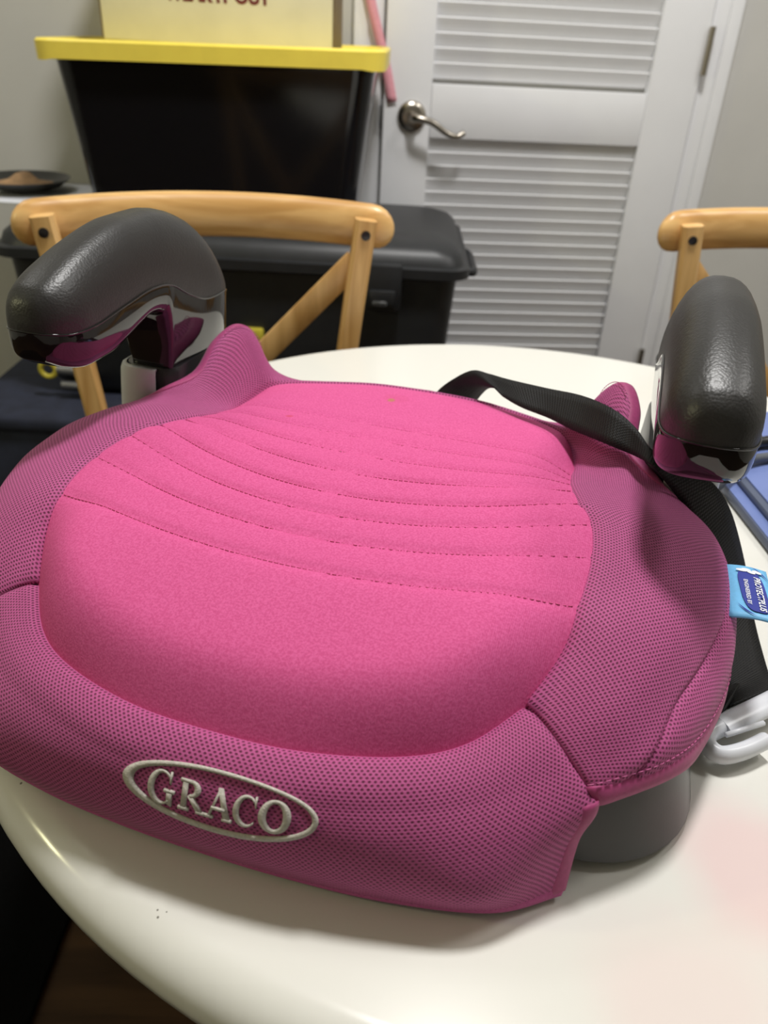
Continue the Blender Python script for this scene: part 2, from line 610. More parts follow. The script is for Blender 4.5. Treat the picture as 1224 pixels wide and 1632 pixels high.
# one slat mesh shared by all
sv, sf = boxg(pw - 0.002, 0.0335, 0.005, (0, 0, 0), 0.001, 1)
ang = R(69)
slat_me = None
PITCHZ = 0.0285
zs = [0.890 - PITCHZ * k for k in range(22)] + [1.041 + PITCHZ * k for k in range(30)]
for z in zs:
    if z > DZ - 0.125 or z < 0.262:
        continue
    if slat_me is None:
        # top edge leans into the room, face looks down
        vs = []
        for (x, y, zz) in sv:
            vs.append((x, -(y * math.cos(ang) - zz * math.sin(ang)), y * math.sin(ang) + zz * math.cos(ang)))
        s = obj('slat', vs, sf, M_DOOR, door, True, 35)
        slat_me = s.data
    else:
        s = link(bpy.data.objects.new('slat', slat_me), door)
    s.location = (pc, ym + 0.001, z)
# lever handle
hx, hz = 0.213, 0.948
ros = obj('handle_rosette', *lathe([(0.0325, 0), (0.0325, 0.004), (0.030, 0.008), (0.020, 0.0105), (0.0125, 0.0115), (0.0115, 0.03), (0.0, 0.03)], 32), M_NICKEL, door, True, 50)
ros.rotation_euler = (R(90), 0, 0)
ros.location = (hx, yF, hz)
lp = cr([(hx, yF - 0.030, hz), (hx + 0.006, yF - 0.045, hz + 0.001), (hx + 0.04, yF - 0.050, hz - 0.006), (hx + 0.074, yF - 0.050, hz - 0.026), (hx + 0.098, yF - 0.049, hz - 0.032), (hx + 0.115, yF - 0.047, hz - 0.024)], 6)
lr = [0.0095 + (0.0055 - 0.0095) * (i / (len(lp) - 1)) ** 0.7 for i in range(len(lp))]
obj('handle_lever', *tube(lp, lr, 10), M_NICKEL, door)
for z0 in (1.104, 0.375, 1.80):
    h = obj('hinge', *join(boxg(0.012, 0.010, 0.094, (DR + 0.002, yF - 0.004, z0), 0.003, 2), tube([(DR + 0.002, yF - 0.009, z0 - 0.047), (DR + 0.002, yF - 0.009, z0 + 0.047)], 0.006, 10)), M_NICKEL, door, True, 40)
obj('strike_plate', *boxg(0.004, 0.006, 0.06, (DL - 0.004, yF + 0.004, 0.95), 0.001, 1), M_GREYM, door)
# casing
for i, (x0, x1) in enumerate(((0.078, DL - 0.005), (DR + 0.006, 0.928))):
    w = x1 - x0
    t = rot(obj('trim_%d' % (i + 1), *join(boxg(w, 0.018, DZ + 0.07, ((x0 + x1) / 2, 2.010, (DZ + 0.07) / 2), 0.004, 2),
                                            boxg(w * 0.45, 0.006, DZ + 0.07, ((x1 - w * 0.25) if i else (x0 + w * 0.25), 1.998, (DZ + 0.07) / 2), 0.0025, 2)), M_DOOR, None, True, 35))
    struct(t, 'white moulded casing on the %s side of the louvered door' % ('hinge' if i else 'handle'))
struct(rot(box('trim_3', (0.85, 0.018, 0.07), (0.503, 2.010, DZ + 0.105), M_DOOR, bev=0.004)), 'white casing over the louvered door')
struct(rot(box('baseboard_back', (0.078 - RX0, 0.014, 0.09), ((0.078 + RX0) / 2, 2.012, 0.045), M_DOOR, bev=0.003)), 'white baseboard along the back wall')

# ================================================================== TABLE
TR, TZ = 0.468, 0.75
table = thing('dining_table', 'round white lacquered table with rounded edge under the pink booster seat', 'table', (TC[0], TC[1], 0))
pr = [(0.0, TZ)]
r0 = TR - 0.024
pr += [(0.15, TZ), (0.30, TZ), (r0 - 0.02, TZ), (r0, TZ - 0.0002)]
for k in range(1, 13):
    a = R(90 - 7.5 * k)
    pr.append((r0 + 0.024 * math.cos(a), TZ - 0.022 + 0.022 * math.sin(a)))
pr += [(TR - 0.001, TZ - 0.028), (TR - 0.006, TZ - 0.034), (TR - 0.02, TZ - 0.038), (0.2, TZ - 0.038), (0.0, TZ - 0.038)]
pr[0] = (0.0005, TZ)
pr[-1] = (0.0005, TZ - 0.038)
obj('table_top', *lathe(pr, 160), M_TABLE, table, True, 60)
obj('pedestal', *lathe([(0.0005, 0.08), (0.05, 0.08), (0.055, 0.14), (0.045, 0.3), (0.06, 0.5), (0.05, 0.62), (0.10, 0.70), (0.12, 0.711), (0.0005, 0.711)], 32), M_TABLE, table, True, 50)
for k in range(4):
    a = R(90 * k)
    path = cr([(0.03 * math.cos(a), 0.03 * math.sin(a), 0.13), (0.16 * math.cos(a), 0.16 * math.sin(a), 0.11), (0.29 * math.cos(a), 0.29 * math.sin(a), 0.03)], 6)
    obj('table_foot', *tube(path, [0.030 - 0.0004 * i for i in range(len(path))], 10), M_TABLE, table)

# ================================================================== BOOSTER SEAT
BO = (-0.0258, 0.45, TZ)
BYAW = R(-16.02)
seat = thing('booster_seat', 'pink and magenta backless child booster seat with black armrests on the white table', 'booster seat', BO, BYAW)

front_half = [
    [(0, -.186, .073), (0, -.201, .064), (0, -.210, .048), (0, -.211, .027), (0, -.203, .006)],
    [(.045, -.183, .073), (.0455, -.199, .064), (.046, -.208, .048), (.046, -.2095, .027), (.0455, -.202, .006)],
    [(.09, -.170, .073), (.094, -.186, .065), (.097, -.199, .049), (.098, -.204, .027), (.095, -.1975, .006)],
    [(.118, -.153, .075), (.128, -.169, .066), (.136, -.184, .05), (.141, -.193, .027), (.143, -.1865, .006)],
    [(.140, -.126, .082), (.160, -.1395, .0725), (.180, -.149, .054), (.1755, -.155, .031), (.174, -.165, .006)],
]
side_st = [
    [(.140, -.126, .082), (.150, -.1325, .0785), (.160, -.1395, .0725), (.170, -.145, .065), (.176, -.1475, .0595), (.180, -.149, .054)],
    [(.152, -.100, .097), (.167, -.109, .094), (.182, -.117, .086), (.197, -.121, .074), (.206, -.121, .066), (.213, -.119, .053)],
    [(.1557, -.0767, .1106), (.178, -.081, .107), (.200, -.083, .096), (.2185, -.078, .079), (.226, -.086, .067), (.2295, -.090, .048)],
    [(.158, -.040, .1165), (.187, -.042, .113), (.214, -.038, .102), (.235, -.028, .081), (.243, -.034, .064), (.2455, -.036, .042)],
    [(.155, -.003, .1175), (.187, -.001, .115), (.218, .002, .103), (.240, .008, .083), (.248, .010, .062), (.248, .010, .036)],
    [(.148, .017, .118), (.183, .022, .115), (.217, .030, .103), (.239, .040, .084), (.247, .045, .060), (.246, .045, .036)],
    [(.140, .052, .111), (.172, .056, .110), (.205, .062, .103), (.229, .070, .088), (.237, .074, .069), (.238, .076, .050)],
    [(.138, .074, .104), (.162, .075, .105), (.187, .078, .104), (.207, .082, .098), (.216, .085, .091), (.221, .087, .083)],
    [(.137, .100, .096), (.150, .098, .099), (.164, .096, .104), (.178, .096, .106), (.187, .096, .106), (.193, .096, .104)],
    [(.137, .118, .091), (.146, .116, .098), (.155, .115, .106), (.163, .116, .112), (.169, .119, .115), (.174, .122, .114)],
    [(.134, .137, .092), (.142, .139, .104), (.150, .141, .116), (.157, .143, .126), (.164, .147, .133), (.171, .151, .131)],
    [(.130, .149, .095), (.138, .154, .109), (.146, .159, .1225), (.153, .164, .1345), (.158, .168, .1405), (.1625, .173, .1395)],
    [(.124, .158, .0985), (.130, .162, .1070), (.136, .167, .1170), (.142, .172, .1260), (.147, .177, .1310), (.152, .183, .1290)],
    [(.1135, .170, .0985), (.119, .174, .0980), (.125, .179, .0985), (.131, .184, .0985), (.136, .189, .0960), (.141, .195, .0890)],
    [(.088, .192, .0945), (.089, .197, .090), (.090, .202, .084), (.092, .207, .076), (.093, .211, .067), (.094, .215, .052)],
    [(.047, .208, .0935), (.047, .212, .089), (.047, .217, .083), (.047, .221, .075), (.047, .225, .066), (.047, .228, .050)],
    [(0, .213, .0930), (0, .217, .089), (0, .222, .083), (0, .226, .075), (0, .230, .066), (0, .233, .050)],
]


def grid_surface(st, na, nb):
    """stations (S,K,3) -> grid of points (A,B,3)"""
    cols = [cr([s[k] for s in st], na) for k in range(len(st[0]))]
    A = len(cols[0])
    G = np.array([cr([cols[k][i] for k in range(len(cols))], nb) for i in range(A)])
    return G


def normals(G):
    du = np.gradient(G, axis=0)
    dv = np.gradient(G, axis=1)
    n = np.cross(du, dv)
    n /= (np.linalg.norm(n, axis=2, keepdims=True) + 1e-12)
    return n


def grid_faces(A, B, flip=False):
    F = []
    for i in range(A - 1):
        for j in range(B - 1):
            f = [i * B + j, (i + 1) * B + j, (i + 1) * B + j + 1, i * B + j + 1]
            F.append(f[::-1] if flip else f)
    return F


# ---- front panel
mir = lambda p: (-p[0], p[1], p[2])
front_st = [[mir(p) for p in s] for s in front_half[:0:-1]] + front_half
NA, NB = 14, 12
FG = grid_surface(front_st, NA, NB)
FN = normals(FG)
if FN[FG.shape[0] // 2, 10, 1] > 0:
    FN = -FN
A, B = FG.shape[:2]
FD = FG.copy()
for i in range(A):
    a = i / (A - 1)
    for j in range(B):
        b = j / (B - 1)
        dep = 0.0040 * math.exp(-(b / 0.035) ** 2)
        ed = min(a, 1 - a)
        if b < 0.5:
            dep += 0.0020 * math.exp(-(ed / 0.007) ** 2)
        puff = 0.0012 * math.sin(min(1, b * 3) * math.pi)
        FD[i, j] += FN[i, j] * (puff - dep)
ulen = np.concatenate([[0], np.cumsum(np.linalg.norm(np.diff(FG[:, B // 2], axis=0), axis=1))])
TUCK = []
for i in range(A):
    inw = np.array([0.0, -0.02, 0.0]) - FD[i, 0]
    inw[2] = 0
    TUCK.append(FD[i, 0] + inw / np.linalg.norm(inw) * 0.006 + np.array([0, 0, -0.006]))
uvs = []
for i in range(A):
    vlen = np.concatenate([[0], np.cumsum(np.linalg.norm(np.diff(FG[i], axis=0), axis=1))])
    uvs.append((ulen[i], -0.006))
    for j in range(B):
        uvs.append((ulen[i], vlen[j]))
FT = np.concatenate([np.array(TUCK)[:, None, :], FD], axis=1)
fp = obj('front_panel', FT.reshape(-1, 3), grid_faces(A, B + 1), M_MESH, seat, uvs=uvs)
fp['label'] = 'magenta mesh fabric front flap with embroidered logo'
md = fp.modifiers.new('thickness', 'SOLIDIFY')
md.thickness = 0.0025
md.offset = 0.0
# hem and end bindings on the flap
for sgn in (-1, 1):
    col = FD[0] if sgn < 0 else FD[-1]
    nxt = FD[1] if sgn < 0 else FD[-2]
    j0 = int(B * 0.50)
    path = [col[j] for j in range(j0, B)]
    Av = [(nxt[j] - col[j]) / np.linalg.norm(nxt[j] - col[j]) for j in range(j0, B)]
    Nv = [(FN[0] if sgn < 0 else FN[-1])[j] for j in range(j0, B)]
    path = [p + a * 0.003 for p, a in zip(path, Av)]
    obj('binding', *sweep_section(path, Av, Nv, 0.0058, 0.0020), M_BIND, seat)
path = [FD[i, -1] for i in range(A)]
Av = [(FD[i, -2] - FD[i, -1]) / np.linalg.norm(FD[i, -2] - FD[i, -1]) for i in range(A)]
obj('hem', *sweep_section(path, Av, [FN[i, -1] for i in range(A)], 0.0035, 0.0018, 8), M_MESH, fp)


def front_point(x, v, lift=0.0):
    """point on the flap at local x, v = metres down from the seam along the surface"""
    xs = FD[:, B // 2, 0]
    fi = np.interp(x, xs, np.arange(A))
    i = int(min(fi, A - 2)); t = fi - i
    colp = FD[i] * (1 - t) + FD[i + 1] * t
    coln = FN[i] * (1 - t) + FN[i + 1] * t
    L = np.concatenate([[0], np.cumsum(np.linalg.norm(np.diff(colp, axis=0), axis=1))])
    fj = np.interp(v, L, np.arange(B))
    j = int(min(fj, B - 2)); s = fj - j
    p = colp[j] * (1 - s) + colp[j + 1] * s
    n = coln[j] * (1 - s) + coln[j + 1] * s
    return p + n / np.linalg.norm(n) * lift


# ---- embroidered logo
LV, LF = [], []


def strip(outer, inner, closed=False):
    k = len(LV)
    n = len(outer)
    LV.extend(outer); LV.extend(inner)
    for i in range(n if closed else n - 1):
        j = (i + 1) % n
        LF.append([k + i, k + j, k + n + j, k + n + i])


def quad(*p):
    """subdivided quad so that it follows the fabric"""
    n = 4
    a, b, c, d = [np.array(q, float) for q in p]
    o_, i_ = [], []
    for t in np.linspace(0, 1, n):
        o_.append(tuple(a + (b - a) * t)); i_.append(tuple(d + (c - d) * t))
    strip(o_, i_)


def ell(cx_, cy_, rx, ry, a0, a1, n=26):
    return [(cx_ + rx * math.cos(R(a0 + (a1 - a0) * k / n)), cy_ + ry * math.sin(R(a0 + (a1 - a0) * k / n))) for k in range(n + 1)]


def letter_C(x, w, h, g=False):
    o_ = ell(x + w * .5, 0, w * .52, h * .52, 48, 318)
    i_ = ell(x + w * .58, 0, w * .36, h * .44, 42, 318)
    strip(o_, i_)
    quad((x + w * .84, h * .52), (x + w * .92, h * .52), (x + w * .92, h * .16), (x + w * .86, h * .22))
    if g:
        quad((x + w * .66, 0), (x + w * 1.10, 0), (x + w * 1.10, -h * .09), (x + w * .66, -h * .09))
        quad((x + w * .78, -h * .02), (x + w * 1.00, -h * .02), (x + w * 1.00, -h * .50), (x + w * .78, -h * .42))


def letter_R(x, w, h):
    quad((x + w * .10, h * .5), (x + w * .32, h * .5), (x + w * .32, -h * .5), (x + w * .10, -h * .5))
    for y in (h * .46, -h * .46):
        quad((x, y + h * .05), (x + w * (.44 if y < 0 else .5), y + h * .05), (x + w * (.44 if y < 0 else .5), y - h * .05), (x, y - h * .05))
    o_ = ell(x + w * .45, h * .24, w * .40, h * .27, 90, -90, 14)
    i_ = ell(x + w * .42, h * .24, w * .20, h * .18, 90, -90, 14)
    strip(o_, i_)
    quad((x + w * .36, -h * .0), (x + w * .60, -h * .0), (x + w * 1.06, -h * .5), (x + w * .80, -h * .5))
    quad((x + w * .74, -h * .42), (x + w * 1.12, -h * .42), (x + w * 1.12, -h * .51), (x + w * .74, -h * .51))


def letter_A(x, w, h):
    quad((x + w * .47, h * .5), (x + w * .55, h * .5), (x + w * .20, -h * .5), (x + w * .10, -h * .5))
    quad((x + w * .42, h * .52), (x + w * .60, h * .52), (x + w * 1.0, -h * .5), (x + w * .74, -h * .5))
    quad((x + w * .24, -h * .10), (x + w * .76, -h * .10), (x + w * .76, -h * .19), (x + w * .24, -h * .19))
    for c in (.14, .86):
        quad((x + w * (c - .18), -h * .42), (x + w * (c + .20), -h * .42), (x + w * (c + .20), -h * .51), (x + w * (c - .18), -h * .51))


LW, LH = 0.0485, 0.0150        # half sizes of the oval
o_ = ell(0, 0, LW, LH, 0, 360, 72)[:-1]
i_ = ell(0.0014, 0.0004, LW - 0.0041, LH - 0.0021, 0, 360, 72)[:-1]
strip(o_, i_, True)
lh = 0.0143
letter_C(-0.0345, 0.0125, lh * 1.12, True)
letter_R(-0.0185, 0.0125, lh)
letter_A(-0.0050, 0.0130, lh)
letter_C(0.0090, 0.0115, lh)
o_ = ell(0.0285, 0, 0.0076, lh * .54, 0, 360, 30)[:-1]
i_ = ell(0.0285, 0, 0.0040, lh * .43, 0, 360, 30)[:-1]
strip(o_, i_, True)
LX, LVV = 0.0145, 0.0335
P3 = [front_point(LX + x, LVV - y, 0.0016) for x, y in LV]
lg = obj('embroidered_logo', P3, LF, M_LOGO, fp)
lg['label'] = 'silver embroidered oval logo reading GRACO'
md = lg.modifiers.new('thickness', 'SOLIDIFY')
md.thickness = 0.0016
md.offset = 0.0

# ---- side panels with horns
NAS, NBS = 10, 12
SG = grid_surface(side_st, NAS, NBS)
SN = normals(SG)
SA, SB = SG.shape[:2]
if SN[NAS * 4, 10, 2] < 0:
    SN = -SN
SD = SG.copy()
for i in range(SA):
    s = i / NAS
    for j in range(SB):
        b = j / (SB - 1)
        dep = 0.0030 * math.exp(-(b / 0.025) ** 2) * (1 if s < 5 else 0.2)
        dep += 0.0020 * math.exp(-(s / 0.07) ** 2)
        qq = min(1.0, max(0.0, (1.8 - s) / 1.8))
        bc = 0.6 + 0.34 * qq * qq * (3 - 2 * qq)
        fade = min(1, max(0, (s - 0.1) / 0.4)) * min(1, max(0, (5.4 - s) / 1.2))
        dep += 0.0024 * fade * math.exp(-((b - bc) / 0.018) ** 2)
        puff = 0.0007 * fade * (math.exp(-((b - 0.76) / 0.10) ** 2) + 0.8 * math.exp(-((b - 0.42) / 0.12) ** 2))
        puff += 0.0028 * math.exp(-((s - 14.6) / 1.3) ** 2) * math.sin(math.pi * min(1, b * 1.1)) ** 2
        SD[i, j] += SN[i, j] * (puff - dep)
ref = 4 * NAS
uvS = np.zeros((SA, SB, 2))
for j in range(SB):
    L = np.concatenate([[0], np.cumsum(np.linalg.norm(np.diff(SG[:, j], axis=0), axis=1))])
    uvS[:, j, 0] = L - L[ref]
for i in range(SA):
    uvS[i, :, 1] = np.concatenate([[0], np.cumsum(np.linalg.norm(np.diff(SG[i], axis=0), axis=1))])
TUCK = []
for i in range(SA):
    inw = np.array([0.0, -0.02, 0.0]) - SD[i, 0]
    inw[2] = 0
    TUCK.append(SD[i, 0] + inw / np.linalg.norm(inw) * 0.006 + np.array([0, 0, -0.007]))
ST = np.concatenate([np.array(TUCK)[:, None, :], SD], axis=1)
uvT = np.concatenate([uvS[:, :1] - np.array([0, 0.007]), uvS], axis=1)
for sgn in (1, -1):
    G = SD * np.array([sgn, 1, 1])
    Nn = SN * np.array([sgn, 1, 1])
    sp = obj('side_panel', (ST * np.array([sgn, 1, 1])).reshape(-1, 3), grid_faces(SA, SB + 1, sgn < 0), M_MESH, seat, uvs=[tuple(x) for x in uvT.reshape(-1, 2)])
    md = sp.modifiers.new('thickness', 'SOLIDIFY')
    md.thickness = 0.0025
    md.offset = 0.0
    i1 = SA
    Av = [(G[i, -3] - G[i, -1]) / np.linalg.norm(G[i, -3] - G[i, -1]) for i in range(i1)]
    Av = [np.mean(Av[max(0, i - 5):i + 6], axis=0) for i in range(i1)]
    Av = [a / np.linalg.norm(a) for a in Av]
    hw = 0.0062
    path = [G[i, -1] + Av[i] * 0.002 for i in range(i1)]
    obj('binding', *sweep_section(path, Av, [Nn[i, -1] for i in range(i1)], hw, 0.0021), M_BIND, sp)
    # thread line just inside the binding
    TV, TF = [], []
    cum = 0
    last = None
    for i in range(0, SA - 1):
        p0, p1 = G[i, -1] + Av[i] * 0.0098 + Nn[i, -2] * 0.0018, G[i + 1, -1] + Av[i + 1] * 0.0098 + Nn[i + 1, -2] * 0.0018
        if not (i / NAS < 5.6 or 10.2 < i / NAS < 12.8):
            continue
        n = max(1, int(np.linalg.norm(p1 - p0) / 0.003))
        for k in range(n):
            a_ = p0 + (p1 - p0) * (k + .15) / n
            b_ = p0 + (p1 - p0) * (k + .8) / n
            t_ = tube([a_, b_], 0.00035, 4)
            kk = len(TV)
            TV += t_[0]; TF += [[q + kk for q in f] for f in t_[1]]
    st = obj('stitching', TV, TF, M_THREADL, sp)
    st['kind'] = 'stuff'

# ---- cushion
half_B = [s[0] for s in front_half] + [s[0] for s in side_st[1:]]
full_B = half_B + [mir(p) for p in half_B[-2:0:-1]]
BB = np.array(cr(full_B, 8, closed=True))
NBnd = len(BB)
zi_pts = [(-.21, .080), (-.186, .088), (-.165, .099), (-.14, .108), (-.11, .1155), (-.076, .1185), (-.04, .1205), (0, .1205), (.05, .116), (.1, .1095), (.15, .1055), (.185, .1035), (.2, .1025), (.23, .100)]
ends_y = [-.076, -.036, -.001, .0225, .045, .062, .077, .094]
cent_y = [-.103, -.076, -.052, -.028, 0.000, .030, .063, .096]
ends_x = [.156, .158, .155, .147, .141, .139, .138, .137]


def groove(x, y):
    d = 0.0
    for ye, yc, xe in zip(ends_y, cent_y, ends_x):
        yy = yc + (ye - yc) * (x / xe) ** 2
        sl = 2 * (ye - yc) * x / xe ** 2
        q = (y - yy) / math.sqrt(1 + sl * sl)
        d += 0.0016 * math.exp(-(q / 0.0022) ** 2) + 0.0008 * math.exp(-(q / 0.006) ** 2)
    return d


CC = np.array([0.0, -0.02])
NS = 70
ss = 1 - np.linspace(0, 1, NS + 1) ** 1.0
ss = np.array([1 - (k / NS) for k in range(NS)] + [0.0])


def cushion_z(x, y, s, bz):
    zi = float(hermite(y, zi_pts)[0])
    q = min(1.0, max(0.0, (-0.07 - y) / 0.06))
    q = q * q * (3 - 2 * q)
    s0 = 0.70 + 0.10 * q
    t = max(0.0, (s - s0) / (1 - s0))
    g = (1 - t ** (2.6 + 0.6 * q))
    bz = bz - 0.0022 * q
    return bz + (zi - bz) * g - groove(x, y) * (0.35 + 0.65 * g)


CV, CF = [], []
for k, s in enumerate(ss[:-1]):
    # tighter rings near the edge
    s2 = 1 - (1 - s) ** 1.35
    for p in BB:
        xy = CC + (p[:2] - CC) * s2
        CV.append((xy[0], xy[1], cushion_z(xy[0], xy[1], s2, p[2] - 0.0012)))
CV.append((CC[0], CC[1], cushion_z(CC[0], CC[1], 0, 0.1)))
SK = len(CV)
for p in BB:      # hidden seam allowance tucked under the mesh panels
    xy = CC + (p[:2] - CC) * 1.035
    CV.append((xy[0], xy[1], p[2] - 0.010))
for k in range(NS - 1):
    for j in range(NBnd):
        a_, b_ = k * NBnd + j, k * NBnd + (j + 1) % NBnd
        CF.append([a_, b_, b_ + NBnd, a_ + NBnd])
for j in range(NBnd):
    CF.append([(NS - 1) * NBnd + j, (NS - 1) * NBnd + (j + 1) % NBnd, NS * NBnd])
for j in range(NBnd):
    CF.append([SK + j, SK + (j + 1) % NBnd, (j + 1) % NBnd, j])
cu = obj('cushion', CV, CF, M_PINK, seat)
cu['label'] = 'bright pink knit seat cushion with curved quilting lines'
# stitch threads
for ye, yc, xe in zip(ends_y, cent_y, ends_x):
    TV, TF = [], []
    n = int(2 * xe / 0.0033)
    for k in range(n):
        pp = []
        for f_ in (0.12, 0.80):
            x = -xe * 0.985 + 2 * xe * 0.985 * (k + f_) / n
            y = yc + (ye - yc) * (x / xe) ** 2
            pp.append((x, y))
        q = []
        for x, y in pp:
            # radial fraction towards the boundary
            d = np.array([x, y]) - CC
            angs = np.arctan2(BB[:, 1] - CC[1], BB[:, 0] - CC[0])
            w = int(np.argmin(np.abs(np.angle(np.exp(1j * (angs - math.atan2(d[1], d[0])))))))
            s = min(1.0, float(np.linalg.norm(d) / np.linalg.norm(BB[w, :2] - CC)))
            q.append((x, y, cushion_z(x, y, s, BB[w, 2] - 0.0012) + 0.0003))
        t_ = tube(q, 0.00042, 4)
        kk = len(TV)
        TV += t_[0]; TF += [[m_ + kk for m_ in f] for f in t_[1]]
    so = obj('stitch_line', TV, TF, M_THREAD, cu)
    so['kind'] = 'stuff'

# ---- plastic base
rings = []
for z, g, top in ((0.0045, -0.006, 0), (0.0035, -0.002, 0), (0.006, 0.0, 0), (0.0075, -0.0005, 0), (0.03, -0.006, 0), (0.050, -0.0105, 0), (0.058, -0.025, 0)):
    rings.append([(x, y, z) for x, y in rrect(0.2355 + g, 0.178 + g, 0.062, 10, (0, 0.032))])
base = obj('base', *loft(rings), M_BASE, seat, True, 40)
base['label'] = 'dark grey plastic booster base'
for fx, fy in ((-.19, -.1), (.19, -.1), (-.19, .16), (.19, .16)):
    obj('rubber_foot', *lathe([(0.0005, 0.0), (0.016, 0.0), (0.017, 0.002), (0.016, 0.0045), (0.0005, 0.0045)], 20, (fx, fy, 0)), M_BLACKP, base, True, 40)

# ---- armrests
AX = 0.204
t_pts = [(-.028, .194), (-.026, .2035), (-.021, .2115), (-.010, .2185), (.002, .2235), (.035, .2335), (.079, .2405), (.106, .2405), (.144, .2325), (.165, .222), (.183, .206), (.197, .186), (.206, .171), (.213, .160)]
b_pts = [(-.028, .189), (-.01, .186), (.005, .186), (.044, .190), (.076, .193), (.105, .189), (.127, .177), (.151, .167), (.19, .163), (.213, .158)]
c_pts = [(-.028, .184), (-.026, .174), (-.02, .167), (-.009, .161), (.004, .158), (.024, .158), (.049, .163), (.065, .168), (.080, .1715), (.093, .169), (.101, .158), (.105, .135), (.107, .105), (.109, .100), (.203, .100), (.209, .105), (.213, .15)]


def arm_w(y):
    w = 0.0262
    if y < 0.008:
        w *= max(0.02, 1 - min(1, (0.008 - y) / 0.0362) ** 2.5) ** (1 / 2.3)
    if y > 0.165:
        w *= max(0.02, 1 - min(1, (y - 0.165) / 0.0485) ** 2.4) ** (1 / 2.4)
    return w


ys = list(-0.028 + 0.036 * (1 - np.cos(np.linspace(0, math.pi / 2, 14)))) + list(np.linspace(0.012, 0.091, 20)) + list(np.linspace(0.092, 0.110, 18)) + list(np.linspace(0.114, 0.17, 14)) + list(0.17 + 0.043 * np.sin(np.linspace(0.08, math.pi / 2, 14)))
tz = hermite(ys, t_pts); bz = hermite(ys, b_pts); czv = hermite(ys, c_pts)


def post_w(x, z, y, b_):
    """the rear post slims towards the tower it slides into"""
    f_ = min(1, max(0, (b_ - 0.012 - z) / 0.045)) * min(1, max(0, (y - 0.085) / 0.02))
    return x * (1 - 0.26 * f_)


def sect(w, z0, z1, n, m=22):
    pts = []
    for k in range(m + 1):
        ph = math.pi * k / m
        c, s = math.cos(ph), math.sin(ph)
        pts.append((w * math.copysign(abs(c) ** (2 / n), c), z0 + (z1 - z0) * abs(s) ** (2 / n)))
    return pts


for sgn in (-1, 1):
    padr, shr = [], []
    for y, t_, b_, c_ in zip(ys, tz, bz, czv):
        w = arm_w(y)
        padr.append([(sgn * AX + x, y, z) for x, z in sect(w * 0.985, b_ + 0.0004, t_, 2.55)] + [(sgn * AX - w * 0.5, y, b_), (sgn * AX + w * 0.5, y, b_)])
        shr.append([(sgn * AX + post_w(x, z, y, b_), y, z) for x, z in sect(w, b_ - 0.0012, c_, 4.5)] + [(sgn * AX - w * .98, y, b_), (sgn * AX - w * 0.5, y, b_ + 0.0001), (sgn * AX + w * 0.5, y, b_ + 0.0001), (sgn * AX + w * .98, y, b_)])
    pad = obj('armrest', *loft(padr), M_LEATHER, seat, True, 50)
    pad['label'] = 'black grained curved armrest'
    obj('armrest_shell', *loft(shr), M_GLOSS, pad, True, 50)
    # raised lip between pad and shell
    lipL = [(sgn * AX - arm_w(y) * 1.0, y, b_) for y, b_ in zip(ys, bz)]
    lipR = [(sgn * AX + arm_w(y) * 1.0, y, b_) for y, b_ in zip(ys, bz)]
    ring = lipL + lipR[::-1]
    obj('armrest_lip', *tube(ring + [ring[0]], 0.0007, 6, cap=False), M_GLOSS, pad)
    # tower that carries the arm
    tr_, sr = [], []
    for z, yf, hx_ in ((0.045, 0.098, 0.029), (0.08, 0.099, 0.027), (0.10, 0.1005, 0.0255), (0.117, 0.102, 0.0245), (0.121, 0.1035, 0.023), (0.1212, 0.108, 0.019)):
        yb = 0.212
        tr_.append([(sgn * (AX + 0.002) + x, y, z) for x, y in rrect(hx_, (yb - yf) / 2, 0.012, 5, (0, (yb + yf) / 2))])
    tw = obj('armrest_tower', *loft(tr_), M_BLACKP, pad, True, 45)
    for z, yf, hx_ in ((0.045, 0.0935, 0.0285), (0.08, 0.0945, 0.0280), (0.10, 0.0965, 0.0275), (0.116, 0.0985, 0.027), (0.1195, 0.0995, 0.026), (0.120, 0.102, 0.0245)):
        yb = 0.2
        full = rrect(hx_, (yb - yf) / 2, 0.013, 6, (0, (yb + yf) / 2))
        keep = [p for p in full if p[0] > -0.009 and p[1] < 0.19]
        keep = sorted(keep, key=lambda p: math.atan2(p[1] - 0.15, p[0]))
        ext = [(-0.009, yf)] + keep + [(hx_, 0.188)]
        sr.append([(sgn * (AX + 0.002 + x), y, z) for x, y in ext])
    sv_ = obj('tower_cover', *loft(sr, close=False), M_SILVER, pad, True, 45)
    md = sv_.modifiers.new('thickness', 'SOLIDIFY')
    md.thickness = 0.0018
    md.offset = 0.0

# ---- blue label sewn into the right side seam
TL, TRr, BL, BR = [np.array(p) for p in ((.2375, .041, .0815), (.2625, .034, .0865), (.2395, -.012, .0800), (.2655, -.017, .0850))]


def tagp(u, v, lift=0.0):
    p = (TL * (1 - u) + TRr * u) * (1 - v) + (BL * (1 - u) + BR * u) * v
    p = p + np.array([0, 0, 0.0016 * math.sin(u * math.pi) + lift])
    return p


GU, GV = 8, 10
V_ = [tagp(i / GU, j / GV) for i in range(GU + 1) for j in range(GV + 1)]
tl = obj('fabric_label', V_, grid_faces(GU + 1, GV + 1), M_TAGL, seat)
tl['label'] = 'light blue fabric label reading PROTECTPLUS'
md = tl.modifiers.new('thickness', 'SOLIDIFY')
md.thickness = 0.0012
